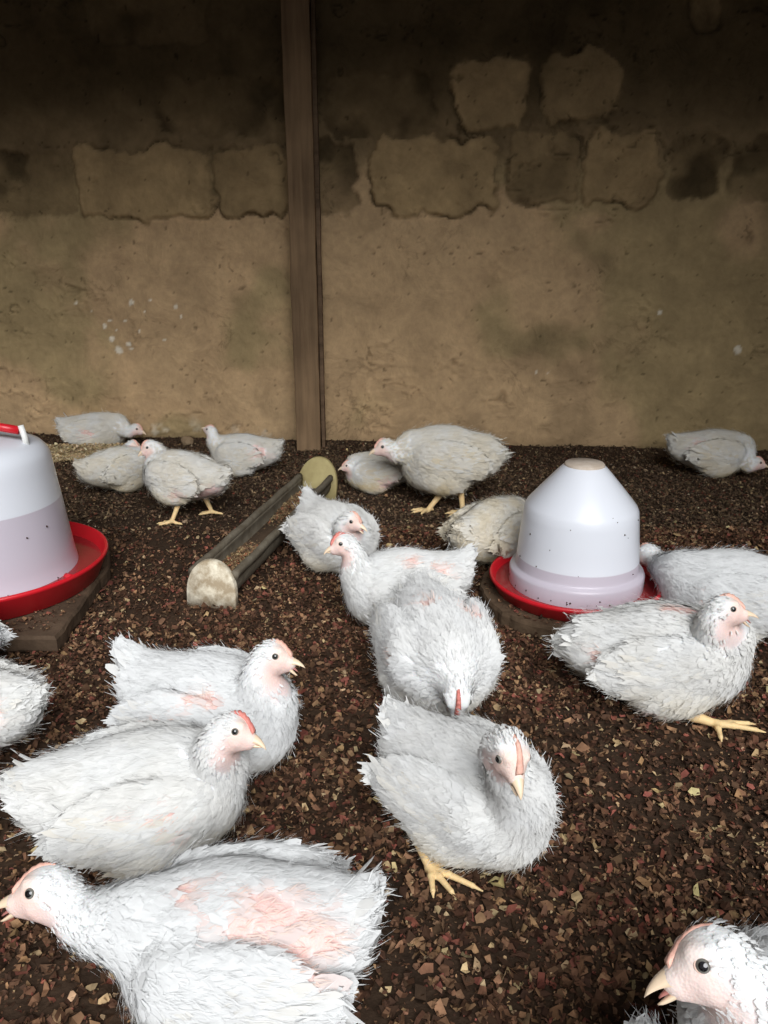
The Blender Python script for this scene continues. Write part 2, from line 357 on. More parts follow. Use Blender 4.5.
mr = MB(); n = 110                                           # corrugated roof sheet
xs = np.linspace(-2.6, 1.8, n*4); prof = .018*np.sin(xs*2*np.pi/.076)
mr.rings([[(x, y, ROOF_Z+zz+(y-ROOF_Y0)*.06+dz) for x, zz in zip(xs, prof)] for (y, dz) in ((ROOF_Y0, 0), (3.2, 0), (3.2, .004), (ROOF_Y0, .004))], cap=False, closed=False)
prop(mr.build('ceiling', roof_m), kind='structure')

# ------------------------------------------------------------------ wooden post
def noisy_box(name, x0, x1, y0, y1, z0, z1, mat, parent=None, step=.02, amp=.003, seed=1, bevel=.004):
    m = MB()
    L = [x1-x0, y1-y0, z1-z0]; ax = int(np.argmax(L)); n = max(2, int(L[ax]/step))
    rings = []
    lo = [x0, y0, z0]; hi = [x1, y1, z1]; o1, o2 = [a for a in range(3) if a != ax]
    n1 = max(1, int(L[o1]/step)); n2 = max(1, int(L[o2]/step))
    loop = [(i/n1, 0) for i in range(n1)] + [(1, j/n2) for j in range(n2)] + [(1-i/n1, 1) for i in range(n1)] + [(0, 1-j/n2) for j in range(n2)]
    for i in range(n+1):
        r = []
        for (a, b) in loop:
            p = [0, 0, 0]; p[ax] = lo[ax]+L[ax]*i/n; p[o1] = lo[o1]+L[o1]*a; p[o2] = lo[o2]+L[o2]*b
            nz = noise3(np.array([p]), 9, seed)[0]-.5; nz2 = noise3(np.array([p]), 40, seed+3)[0]-.5
            p[o1] += (nz*amp+nz2*amp*.5)*(1 if a > .5 else -1); p[o2] += (nz*amp+nz2*amp*.5)*(1 if b > .5 else -1)
            r.append(p)
        rings.append(r)
    m.rings(rings); return m.build(name, mat, parent, smooth=False, bevel=bevel)
post = noisy_box('timber_post', -.307, -.222, 2.735, 2.80, 0, 2.15, M['post'], amp=.004, step=.03, bevel=.003)
prop(post, 'tall brown rough-sawn timber post standing against the mud wall', 'post')
batten = noisy_box('thin_batten', -.221, -.208, 2.765, 2.80, 0, 2.15, M['plank'], amp=.002, step=.03, bevel=.001)
prop(batten, 'thin dark batten running up the right side of the timber post', 'batten')

# ------------------------------------------------------------------ signed distance modelling (birds)
class Prim:
    def __init__(s, kind, k, flow, **a): s.kind, s.k, s.flow, s.a = kind, k, np.array(flow, float), a
    def d(s, P):
        a = s.a
        if s.kind == 'e':
            Q = (P-a['c'])@a['R']; r = a['r']
            k0 = np.linalg.norm(Q/r, axis=-1); k1 = np.linalg.norm(Q/(r*r), axis=-1)
            return k0*(k0-1)/np.maximum(k1, 1e-6)
        ab = a['b']-a['a']; t = np.clip(((P-a['a'])@ab)/(ab@ab), 0, 1)
        return np.linalg.norm(P-a['a']-t[..., None]*ab, axis=-1)-(a['ra']+(a['rb']-a['ra'])*t)
def E(c, r, k=.02, flow=(-1, 0, -.1), rot=(0, 0, 0)):
    R = np.array(Matrix.Rotation(rot[2], 3, 'Z')@Matrix.Rotation(rot[1], 3, 'Y')@Matrix.Rotation(rot[0], 3, 'X'))
    return Prim('e', k, flow, c=np.array(c, float), r=np.array(r, float), R=R)
def ER(c, r, R, k=.01, flow=(-1, 0, 0)): return Prim('e', k, flow, c=np.array(c, float), r=np.array(r, float), R=np.array(R))
def C(a, b, ra, rb, k=.015, flow=None):
    a, b = np.array(a, float), np.array(b, float)
    return Prim('c', k, unit(b-a) if flow is None else flow, a=a, b=b, ra=ra, rb=rb)
def sdf(prims, P, floor=True, flow=False):
    d = None; fl = 0; wsum = 0
    for p in prims:
        di = p.d(P)
        if flow:
            w_ = np.exp(-np.clip(di, -.05, 1)/.006)[..., None]; fl = fl+w_*p.flow; wsum = wsum+w_
        if d is None: d = di
        else:
            h = np.clip(p.k-np.abs(d-di), 0, None)/p.k
            d = np.minimum(d, di)-h*h*p.k*.25
    if floor: d = np.maximum(d, .002-P[..., 2])
    return (d, fl) if flow else d
def grad(prims, P, floor=True, e=.0008):
    g = np.stack([sdf(prims, P+np.eye(3)[i]*e, floor)-sdf(prims, P-np.eye(3)[i]*e, floor) for i in range(3)], -1)
    return unit(g)
def surface_nets(prims, lo, hi, vox, floor=True):
    ax = [np.arange(lo[i], hi[i]+vox, vox) for i in range(3)]
    G = np.stack(np.meshgrid(*ax, indexing='ij'), -1).astype(np.float32)
    D = sdf(prims, G, floor); sh = D.shape
    ins = D < 0
    cs = np.zeros(tuple(n-1 for n in sh), int)
    for a in (0, 1):
        for b in (0, 1):
            for c in (0, 1): cs += ins[a:sh[0]-1+a, b:sh[1]-1+b, c:sh[2]-1+c]
    act = (cs > 0) & (cs < 8); ids = -np.ones(act.shape, int); ids[act] = np.arange(act.sum())
    I = np.argwhere(act); acc = np.zeros((len(I), 3)); cnt = np.zeros(len(I))
    cor = [(a, b, c) for a in (0, 1) for b in (0, 1) for c in (0, 1)]
    for p in cor:
        for ax_ in range(3):
            if p[ax_] == 0:
                q = list(p); q[ax_] = 1
                d0 = D[I[:, 0]+p[0], I[:, 1]+p[1], I[:, 2]+p[2]]; d1 = D[I[:, 0]+q[0], I[:, 1]+q[1], I[:, 2]+q[2]]
                m = (d0 < 0) != (d1 < 0); t = np.where(m, d0/np.where(m, d0-d1, 1), 0)
                pt = np.tile(np.array(p, float), (len(I), 1)); pt[:, ax_] += t
                acc[m] += pt[m]; cnt[m] += 1
    V = (I+acc/cnt[:, None])*vox+np.array([a[0] for a in ax])
    quads = []
    for ax_ in range(3):
        o = [0, 1, 2]; o.remove(ax_); b, c = (o[0], o[1])
        A = ins.take(range(sh[ax_]-1), ax_); B = ins.take(range(1, sh[ax_]), ax_)
        ch = np.argwhere(A != B); ok = (ch[:, b] > 0) & (ch[:, c] > 0) & (ch[:, b] < sh[b]-1) & (ch[:, c] < sh[c]-1); ch = ch[ok]
        eb = np.zeros(3, int); eb[b] = 1; ec = np.zeros(3, int); ec[c] = 1
        g = lambda q: ids[q[:, 0], q[:, 1], q[:, 2]]
        Q = np.stack([g(ch-eb-ec), g(ch-ec), g(ch), g(ch-eb)], -1)
        inside = A[ch[:, 0], ch[:, 1], ch[:, 2]]
        flip = inside if ax_ != 1 else ~inside
        Q[~flip] = Q[~flip][:, ::-1]; quads.append(Q)
    Q = np.concatenate(quads); Q = Q[(Q >= 0).all(1)]
    for _ in range(2):
        g = grad(prims, V, floor); V = V-g*sdf(prims, V, floor)[:, None]*.8
    return V, Q, grad(prims, V, floor)

def look_matrix(d):                                       # columns: forward, left, up
    f = unit(np.array(d, float)); up = np.array([0, 0, 1.0])
    l = np.cross(up, f); l = unit(l) if np.linalg.norm(l) > 1e-3 else np.array([0, 1.0, 0])
    return np.stack([f, l, np.cross(f, l)], -1)

def make_feathers(P, Nn, D, L, W, col, lift, rng, prims, rows=6, wrap=True, nblend=.6, floor=True, pull=None):
    n = len(P)
    if n == 0: return None
    B = unit(np.cross(D, Nn)); t = np.linspace(0, 1, rows)
    pw = np.sin(np.pi*np.clip(t*.86+.12, 0, 1))**.55; pw[-1] = .16
    V = np.zeros((n, rows, 3, 3)); NV = np.zeros((n, rows, 3, 3))
    curl = rng.normal(0, .10, n)
    for i in range(rows):
        saw = 1-.16*((i % 2) == 0)*(i > 1)
        base = P + D*(L*t[i])[:, None] + Nn*((lift*t[i]*L)+.0015)[:, None] + B*((curl*t[i]**2*L))[:, None]
        for j, s_ in enumerate((-1, 0, 1)):
            jit = rng.normal(0, .05, n)*L if i > 1 else 0
            V[:, i, j] = base + B*(s_*W*pw[i]*saw)[:, None] - Nn*((abs(s_)*.28*W*pw[i]))[:, None] + D*np.broadcast_to((jit*(abs(s_))+(-.10*L*abs(s_) if i > 1 else 0)), (n,))[:, None]
            NV[:, i, j] = unit(Nn + B*(s_*.25))
    V = V.reshape(-1, 3)
    if wrap:
        off = np.tile((t*.0030+.0008)[None, :, None], (n, 1, 3)).reshape(-1) + np.repeat(rng.uniform(0, .0016, n), rows*3)
        d = sdf(prims, V, False); g = grad(prims, V, False); push = np.clip(off-d, 0, .03)
        if pull is not None:
            tt = np.tile(np.repeat(t, 3), n); tgt = off+np.repeat(pull*L, rows*3)*tt; push = np.where(d > tgt, np.clip(tgt-d, -.03, 0), push)
        V = V+g*push[:, None]
    if floor: V[:, 2] = np.maximum(V[:, 2], .0015)
    idx = np.arange(n*rows*3).reshape(n, rows, 3)
    q = np.concatenate([np.stack([idx[:, i, j], idx[:, i, j+1], idx[:, i+1, j+1], idx[:, i+1, j]], -1).reshape(-1, 4) for i in range(rows-1) for j in (0, 1)])
    # geometric normals blended with the body's own normal, so that plumage reads soft
    Vr = V.reshape(n, rows, 3, 3)
    gt = np.gradient(Vr, axis=1); gs = np.gradient(Vr, axis=2); gn = unit(np.cross(gt, gs).reshape(-1, 3))
    sgn = np.sign((gn*NV.reshape(-1, 3)).sum(-1, keepdims=True)); sgn[sgn == 0] = 1
    al = np.abs((gn*NV.reshape(-1, 3)).sum(-1, keepdims=True)); nbl = np.where(al < .55, 1.0, nblend)
    nn = unit(gn*sgn*(1-nbl)+NV.reshape(-1, 3)*nbl)
    colv = np.repeat(col, rows*3, axis=0)
    barb = (np.repeat(L, rows*3)*np.tile(np.repeat(t, 3), n)*4200 + np.tile(np.tile(np.array([1, 0, 1]), rows), n)*np.repeat(W, rows*3)*3000)
    return V, q, nn, colv, barb
def merge(parts):
    parts = [p for p in parts if p is not None]; off = 0; VV, QQ, NN, CC, BB = [], [], [], [], []
    for V, q, nn, c, b in parts: VV.append(V); QQ.append(q+off); NN.append(nn); CC.append(c); BB.append(b); off += len(V)
    return [np.concatenate(x) for x in (VV, QQ, NN, CC, BB)]
def feather_obj(name, parts, parent):
    V, q, nn, c, b = merge(parts)
    q = q.copy()
    fn = np.cross(V[q[:, 1]]-V[q[:, 0]], V[q[:, 2]]-V[q[:, 0]])                # wind faces to the side their normals point
    mn = unit(nn[q].sum(1)); dp = (unit(fn)*mn).sum(-1); fl = dp < 0; q[fl] = q[fl][:, ::-1]
    ok = np.ones(len(q), bool)
    for a_, b_, c_ in ((0, 1, 2), (0, 2, 3), (0, 1, 3), (1, 2, 3)):
        f_ = unit(np.cross(V[q[:, b_]]-V[q[:, a_]], V[q[:, c_]]-V[q[:, a_]])); ok &= (f_*mn).sum(-1) > .12
    q = q[ok]
    return mesh_np(name, V, q, M['feather'], parent, col=c, normals=nn, attrs={'barb': b})

WHITE = np.array([.83, .835, .835]); CREAM = np.array([.74, .63, .42]); PINK = np.array([.80, .55, .51]); YEL = np.array([.78, .56, .25]); FACE = np.array([.86, .68, .60])

def beak_mb(L, Wd, H, up, droop, seg=9, rings=9):
    """a beak half: curved half cone, forward +x"""
    m = MB(); R = []
    for i in range(rings):
        t = i/(rings-1); w_ = Wd*(1-t)**.7*(1-.15*t)+.0004; h = H*(1-t)**.62+.0004; x = L*t; zc = -droop*t*t
        r = []
        for j in range(seg):
            a = math.pi*j/(seg-1); r.append((x, w_*math.cos(a), zc+h*math.sin(a)*up))
        r.append((x, 0, zc-.0006*up)); R.append(r)
    m.rings(R); return m

FLEX = 'broiler chickens on the litter'
def chicken(name_label, body, heading, s=1.0, head=None, look=None, stand=0.0, legs=(), pink=(), dirt=.25, cream=0.0, gape=.35,
            comb=1, seed=1, detail=1.0, pitch=0.0, roll=0.0, wingL=(0, 0), wingR=(0, 0), tail_up=.25, neck_bulge=1.0, blen=1.0, bwid=1.0, bhei=1.0, head_s=1.0, quill=True, tail_len=1.0, face=1.0, tilt=.15):
    s = s*.86; head_s = head_s*1.14
    rng = np.random.default_rng(seed)
    th = math.radians(heading)
    c = at_z(body[0], body[1], (.082+stand)*s); P = np.array([c[0], c[1], 0.0]); P[2] = float(floor_h(np.array([P[0]]), np.array([P[1]]))[0])+.003
    root = empty('chicken', P, th, s)
    prop(root, name_label, 'chicken', FLEX)
    Rz = np.array([[math.cos(th), -math.sin(th), 0], [math.sin(th), math.cos(th), 0], [0, 0, 1]])
    loc = lambda Wp: (np.asarray(Wp)-P)@Rz/s
    ldir = lambda d: np.asarray(d, float)@Rz
    vox = .0030/ (1 if detail >= 1 else .75)
    # body -------------------------------------------------
    Z = stand; sw, sh, sl = bwid, bhei, blen
    cp, sp_ = math.cos(pitch), math.sin(pitch)
    def T(p):                                             # pitch the trunk about its centre
        x, y, z = p[0]*sl, p[1]*sw, p[2]-.08
        z *= sh
        return np.array([x*cp-z*sp_, y, x*sp_+z*cp+.08*sh+Z])
    pr = (0, -pitch, 0)
    B = [E(T((0, 0, .085)), (.108*sl, .073*sw, .076*sh), .03, (-1, 0, -.12), pr),
         E(T((.062, 0, .075)), (.062*sl, .064*sw, .066*sh), .04, (-.9, 0, -.3), pr),
         E(T((-.088, 0, .093)), (.062*sl, .054*sw, .050*sh), .03, (-1, 0, .1), pr),
         C(T((-.115, 0, .105)), T((-.150, 0, .118+.05*tail_up)), .030, .012, .03, (-1, 0, tail_up)),
         E(T((.005, .055, .045)), (.062, .036, .040), .02, (-.8, 0, -.4), pr), E(T((.005, -.055, .045)), (.062, .036, .040), .02, (-.8, 0, -.4), pr)]
    wings = []
    for sg, (drop, spread) in ((1, wingL), (-1, wingR)):
        wc = T((-.012, sg*(.073+spread*.5), .094-drop*.5)); yaw = -sg*(.10)+sg*spread*4
        e = E(wc, (.090, .017, .048), .007, (-1, sg*spread*2, -.10-drop*2), (sg*.16, -pitch-.10-drop*2.0, yaw)); B.append(e); wings.append((sg, e))
        B.append(E(T((.055, sg*(.058+spread*.3), .095)), (.034, .022, .036), .016, (-1, 0, -.3), pr))   # shoulder
    # neck + head --------------------------------------------
    if head is None: hc = T((.145, 0, .185)); hd = np.array([1, 0, -.05])
    else:
        if max(abs(q) for q in head[:2]) > 2: hw = at_y(head[0], head[1], P[1]+head[2]); hc = loc(hw)
        else: hc = T(head) if False else np.array(head, float)
        hd = ldir(look) if look is not None else np.array([1, 0, 0])
    rl = -np.sign(look[0] if look is not None else 1)*tilt; R = look_matrix(hd)@np.array([[1, 0, 0], [0, math.cos(rl), -math.sin(rl)], [0, math.sin(rl), math.cos(rl)]]); hs = head_s
    H = lambda x, y, z: hc + R@(np.array([x, y, z])*hs)
    base = T((.078, 0, .105)); nape = H(-.012, 0, -.010)
    mid1 = base + (T((.135, 0, .135))-base)*.75*min(1, np.linalg.norm(nape-base)/.09); mid2 = nape + R@np.array([-.012, 0, -.035])*min(1, np.linalg.norm(nape-base)/.08)
    pts = [(1-t)**3*base+3*(1-t)**2*t*mid1+3*(1-t)*t*t*mid2+t**3*nape for t in np.linspace(0, 1, 6)]
    rad = [.042*neck_bulge, .036*neck_bulge, .0275, .0220, .0185, .0165*hs]
    for i in range(5): B.append(C(pts[i+1], pts[i], rad[i+1], rad[i], .018, unit(pts[i]-pts[i+1])*1.0))
    hb = -(R[:, 0])
    B += [ER(H(0, 0, .001), np.array([.0215, .0165, .0185])*hs, R, .010, hb*1.0+R[:, 2]*-.2),
          C(H(.005, 0, -.002), H(.0235, 0, -.0050), .0138*hs, .0080*hs, .008, hb),
          C(H(.0205, 0, -.0115), H(.000, 0, -.013), .0045*hs, .0105*hs, .008, hb),
          C(H(.008, .0085, -.010), H(.006, .008, -.014), .005*hs, .003*hs, .006, hb), C(H(.008, -.0085, -.010), H(.006, -.008, -.014), .005*hs, .003*hs, .006, hb),
          C(H(.012, .0095, .0095), H(.001, .0125, .0095), .0035*hs, .003*hs, .006, hb), C(H(.012, -.0095, .0095), H(.001, -.0125, .0095), .0035*hs, .003*hs, .006, hb)]
    # legs ---------------------------------------------------
    legprims = []; thighs = []
    for lg in legs:
        hip, hock, ankle = [loc(at_z(*q)) if len(q) == 3 and abs(q[0]) > 2 else np.array(q, float) for q in (lg['hip'], lg['hock'], lg['ankle'])]
        if not lg.get('bare'): thighs.append(C(hip, hock+(hip-hock)*.25, .030, .012, .02, unit(hock-hip)))
        LP = [C(hock, ankle, .0085, .0062, .006), C(hip*.4+hock*.6, hock, .008, .0082, .006)]
        for yaw, ln in lg['toes']:
            a = math.radians(yaw)-th; d = np.array([math.cos(a), math.sin(a), 0])
            p0 = ankle; m1 = ankle+d*ln*.35; m1[2] = .0075; m2 = ankle+d*ln*.8; m2[2] = .0055; m3 = ankle+d*ln; m3[2] = .003
            LP += [C(p0, m1, .0055, .0046, .004), C(m1, m2, .0046, .0034, .003), C(m2, m3, .0030, .0011, .002)]
        legprims.append(LP)
    B += thighs
    lo = np.array([-.20*sl, -.16, -.004]); hi = np.array([.17*sl, .16, .20+Z])
    ex = np.array([p for p in pts]+[hc]); lo = np.minimum(lo, ex.min(0)-.045); hi = np.maximum(hi, ex.max(0)+.045); lo[2] = max(lo[2], -.004)
    if thighs: lo = np.minimum(lo, np.min([p.a['b']-.03 for p in thighs], 0)); lo[2] = max(lo[2], -.004)
    V, Q, Nn = surface_nets(B, lo, hi, vox)
    # colours on the skin
    relh = (V-hc)@R/hs
    Rn = lambda sc, sd: fbm(V+seed*1.7, sc, 3, sd)
    colr = np.tile(WHITE*.97, (len(V), 1))
    low = (sst(.075, .01, V[:, 2]-Z))[:, None]*dirt*1.2*sst(.35, .6, Rn(25, 5))[:, None]; colr = colr*(1-low)+CREAM*low
    def pinkness(Pt):
        m = np.zeros(len(Pt))
        for (px_, py_, pz_, r_) in pink:
            dd = np.linalg.norm((Pt-T((px_, py_, pz_)))*np.array([.62, 1, 1]), axis=1) + (fbm(Pt+seed, 60, 3, 9)-.5)*.045
            m = np.maximum(m, sst(r_*1.05, r_*.35, dd))
        return m
    pk = pinkness(V)[:, None]; colr = colr*(1-pk)+(PINK*(.9+.25*Rn(90, 8)[:, None]))*pk
    hr = np.linalg.norm(relh*np.array([1, 1, 1]), axis=1)
    fm = (sst(.042, .026, hr)*sst(-.004, .010, relh[:, 0]+.25*relh[:, 2]*-1)*face)[:, None]
    colr = colr*(1-fm)+(FACE*(.88+.2*Rn(160, 12)[:, None]))*fm
    th_ = (sst(.035, .02, np.linalg.norm(relh-np.array([.008, 0, -.024]), axis=1)))[:, None]*.6*face; colr = colr*(1-th_)+PINK*1.02*th_
    body_parts_V, body_parts_Q, body_col = [V], [Q], [colr]; off = len(V)
    for LP in legprims:
        allp = np.array([p.a[k] for p in LP for k in ('a', 'b')]); l0, h0 = allp.min(0)-.012, allp.max(0)+.012
        lv, lq, _ = surface_nets(LP, l0, h0, .0016 if detail >= 1 else .0022, floor=False)
        nn_ = fbm(lv, 120, 2, 3)[:, None]; cc = YEL*(.8+.35*nn_); cc = cc*(1-.25)+np.array([.85, .62, .42])*.25
        body_parts_V.append(lv); body_parts_Q.append(lq+off); body_col.append(cc); off += len(lv)
    mesh_np('body', np.concatenate(body_parts_V), np.concatenate(body_parts_Q), M['skin'], root, col=np.concatenate(body_col))
    # head furniture --------------------------------------------
    def place(o, org, Rm=R):
        Mx = Matrix.Identity(4)
        for i in range(3):
            for j in range(3): Mx[i][j] = float(Rm[i, j])*hs
            Mx[i][3] = float(org[i])
        o.matrix_parent_inverse = Matrix.Identity(4); o.matrix_local = Mx; return o
    g = gape
    up = place(beak_mb(.0165, .0072, .0086, 1, .0062).build('upper_beak', M['beak'], root), H(.0255, 0, -.0062), R@np.array([[math.cos(g*.3), 0, -math.sin(g*.3)], [0, 1, 0], [math.sin(g*.3), 0, math.cos(g*.3)]]))
    ca, sa = math.cos(g*1.2), math.sin(g*1.2); Rl = R@np.array([[ca, 0, sa], [0, 1, 0], [-sa, 0, ca]])
    place(beak_mb(.0168, .0064, .0044, -1, -.001).build('lower_beak', M['beak'], root), H(.0210, 0, -.0082), Rl)
    if g > .15: place(beak_mb(.013, .0050, .0026, 1, .0).build('tongue', M['mouth'], root), H(.0225, 0, -.0080), R@np.array([[math.cos(g*.8), 0, math.sin(g*.8)], [0, 1, 0], [-math.sin(g*.8), 0, math.cos(g*.8)]]))
    for sg in (1, -1):
        ec = H(.0085, sg*.0142, .0035)
        en = unit(np.array([.25, sg*1.0, .1])); Re = R@look_matrix(en)
        m = MB(); r0 = .0043; m.lathe([(r0*math.sin(a), r0*math.cos(a)*.75) for a in np.linspace(0, math.pi/2, 8)], 18)
        Rz_ = np.stack([Re[:, 1], Re[:, 2], Re[:, 0]], -1)
        eye = place(m.build('eye', M['iris'], root), ec, Rz_)
        m = MB(); r1 = r0*1.04; m.lathe([(max(r1*math.sin(a), 1e-5), r1*math.cos(a)*.78) for a in np.linspace(0, .62, 5)], 16)
        pu = m.build('pupil', M['pupil'], eye)
        m = MB(); m.tube([(.0045*math.cos(a), .0039*math.sin(a), .0003) for a in np.linspace(0, 2*math.pi, 22)], .0008, 8)
        m.build('eyelid', M['lid'], eye)
    if comb:
        m = MB(); R2 = []; nT = 26
        for i in range(nT+1):
            t = i/nT; x = .0255-.032*t; zb = .0050+.0145*math.sin(min(1, t*1.25)*math.pi/2)**1.0
            hgt = (.0052*math.sin(math.pi*min(1, t*.9+.12))**.7)*(.72+.28*abs(math.sin(t*math.pi*5.5)))*comb
            wd = .0040*(1-.5*t)*(.8+.25*comb)
            R2.append([(x, wd, zb-.003), (x, wd*.85, zb+hgt*.5), (x, 0, zb+hgt), (x, -wd*.85, zb+hgt*.5), (x, -wd, zb-.003)])
        m.rings(R2); place(m.build('comb', M['comb'] if comb >= 1.2 else M['pale_comb'], root), H(0, 0, 0))
    # plumage --------------------------------------------------
    tri = np.concatenate([Q[:, [0, 1, 2]], Q[:, [0, 2, 3]]]); A = np.linalg.norm(np.cross(V[tri[:, 1]]-V[tri[:, 0]], V[tri[:, 2]]-V[tri[:, 0]]), axis=1)/2
    n = int(7200*min(1, .35+.65*detail)*(A.sum()/.19))
    pc = A/A.sum(); f = rng.choice(len(tri), n, p=pc); r1, r2 = rng.random((2, n)); su = np.sqrt(r1)
    w0, w1, w2 = 1-su, su*(1-r2), su*r2
    Pp = V[tri[f, 0]]*w0[:, None]+V[tri[f, 1]]*w1[:, None]+V[tri[f, 2]]*w2[:, None]
    Np = unit(Nn[tri[f, 0]]*w0[:, None]+Nn[tri[f, 1]]*w1[:, None]+Nn[tri[f, 2]]*w2[:, None])
    _, fl = sdf(B, Pp, flow=True); fl = unit(fl)
    relp = (Pp-hc)@R/hs; dh = np.linalg.norm(relp, axis=1)
    keep = (Pp[:, 2] > .006) & ~((relp[:, 0] > .016) & (dh < .05))
    facep = sst(.032, .021, dh)*sst(.0, .010, relp[:, 0]); throat = sst(.030, .020, np.linalg.norm(relp-np.array([.010, 0, -.022]), axis=1))
    pkp = pinkness(Pp)
    keep &= rng.random(n) > np.maximum(np.maximum(facep*1.02, throat*.9*min(1, face)), pkp*1.3)
    Pp, Np, fl, dh, relp, pkp = Pp[keep], Np[keep], fl[keep], dh[keep], relp[keep], pkp[keep]; n = len(Pp)
    Lf = .030*np.ones(n); dn = np.min([np.linalg.norm(Pp-p, axis=1) for p in pts[2:]], axis=0)
    Lf = np.minimum(Lf, .0065+sst(.02, .11, dh)*.024)                      # short on the head, growing down the neck
    rear = sst(-.05, -.14, Pp[:, 0]/sl); Lf = Lf*(1+.35*rear)
    Lf *= rng.uniform(.75, 1.2, n); Wf = Lf*rng.uniform(.17, .26, n)
    D = unit(fl + rng.normal(0, .16, (n, 3))); D = D-Np*(D*Np).sum(-1, keepdims=True); D = unit(D)
    dirty = np.clip(sst(.085, .01, Pp[:, 2]-Z)*dirt*1.6 + cream, 0, 1)*(.35+.65*sst(.25, .70, fbm(Pp+seed*2.3, 30, 4, 15)))
    br = rng.uniform(.96, 1.03, n)[:, None]
    colf = (WHITE*(1-dirty[:, None])+CREAM*dirty[:, None])*br
    blood = sst(.05, .6, pkp)[:, None]*.4; colf = colf*(1-blood)+np.array([.86, .62, .56])*blood
    lift = np.abs(rng.normal(.05, .05, n))+.06*rear
    scr = rng.random(n) < .07+.25*rear; pull = np.where(scr, rng.uniform(.05, .30, n), rng.uniform(.0, .05, n))
    parts = [make_feathers(Pp, Np, D, Lf, Wf, np.clip(colf, 0, .9), lift, rng, B, rows=6 if detail >= 1 else 5, nblend=.86, pull=pull)]
    # loose down wisps
    nd = int(n*1.1); ii = rng.integers(0, n, nd); ii = ii[(dh[ii] > .03)]; nd = len(ii)
    Dd = unit(D[ii]+rng.normal(0, .24, (nd, 3))+Np[ii]*rng.uniform(-.05, .16, nd)[:, None])
    Ld = rng.uniform(.4, .8, nd)*Lf[ii]
    jt = rng.normal(0, .003, (nd, 3)); parts.append(make_feathers(Pp[ii]+jt+Np[ii]*.002, Np[ii], Dd, Ld, np.full(nd, .00045), colf[ii], np.full(nd, .10), rng, B, rows=4, wrap=True, nblend=.95))
    # bare pin quills in the pink patches
    if len(pink) and quill:
        m_ = pinkness(V) > .45; vi = np.where(m_)[0]
        if len(vi):
            vi = rng.choice(vi, min(len(vi), 60+len(vi)//9)); _, f2 = sdf(B, V[vi], flow=True); f2 = unit(f2); dq = unit(f2+rng.normal(0, .3, f2.shape)+Nn[vi]*.25)
            parts.append(make_feathers(V[vi], Nn[vi], dq, rng.uniform(.006, .019, len(vi)), np.full(len(vi), .0009), np.tile(np.array([.86, .72, .66]), (len(vi), 1)), np.full(len(vi), .1), rng, B, rows=4, wrap=False))
    feather_obj('plumage', parts, root)
    # flight feathers of each wing
    for sg, e in wings:
        R_, c_, r_ = e.a['R'], e.a['c'], e.a['r']; parts = []
        for row, (nq, L0, W0, zoff) in enumerate(((11, .075, .0085, .0), (11, .052, .0095, .5), (12, .036, .009, .9))):
            t = np.linspace(0, 1, nq)+rng.normal(0, .02, nq)
            x = .055-.095*t+row*.012; z = -.034+.040*t+zoff*.022
            y = sg*np.sqrt(np.clip(1-(x/r_[0])**2-(z/r_[2])**2, .05, 1))*r_[1]*1.02
            p0 = c_+np.stack([x, y, z], -1)@R_.T
            g = grad(B, p0, False); p0 = p0-g*(sdf(B, p0, False)-.002)[:, None]
            dd = (np.stack([-np.ones(nq), np.zeros(nq), .12+.30*t], -1)+rng.normal(0, .06, (nq, 3)))@R_.T
            if sg < 0: pass
            dd = unit(dd-g*(dd*g).sum(-1, keepdims=True))
            pkw = pinkness(p0); kp = rng.random(nq) > np.maximum(pkw*.8, .06)
            cc = np.clip(cream+dirt*.5, 0, .8)*rng.uniform(.2, 1, nq)[:, None]; cc = (WHITE*1.02)*(1-cc)+CREAM*1.05*cc
            parts.append(make_feathers(p0[kp], g[kp], dd[kp], (L0*rng.uniform(.8, 1.1, nq))[kp], np.full(kp.sum(), W0*.8), cc[kp], np.full(kp.sum(), .03), rng, B, rows=8, nblend=.45, pull=rng.uniform(.02, .09, kp.sum())))
        feather_obj('wing_feathers', parts, root)
    # tail fan
    nt_ = 16; a = np.linspace(-1, 1, nt_)+rng.normal(0, .05, nt_); org = np.tile(T((-.118, 0, .112)), (nt_, 1)) + np.stack([rng.normal(0, .006, nt_), a*.020, rng.normal(0, .008, nt_)], -1)
    dd = unit(np.stack([-np.ones(nt_), a*.42, tail_up+.35+rng.normal(0, .16, nt_)], -1))
    nn0 = unit(np.cross(dd, np.tile([0, 1.0, 0], (nt_, 1)))); nn0 = unit(nn0*np.sign(nn0[:, 2:3])+np.stack([a*0, a*.5, a*0], -1))
    dd[:, 0] -= 0
    cc = np.clip(cream+dirt*.3, 0, .8)*rng.uniform(.1, 1, nt_)[:, None]; cc = WHITE*(1-cc)+CREAM*cc
    feather_obj('tail_feathers', [make_feathers(org, nn0, dd, .050*tail_len*rng.uniform(.75, 1.1, nt_), np.full(nt_, .0085), cc, np.full(nt_, .0), rng, B, rows=8, nblend=.3)], root)
    return root
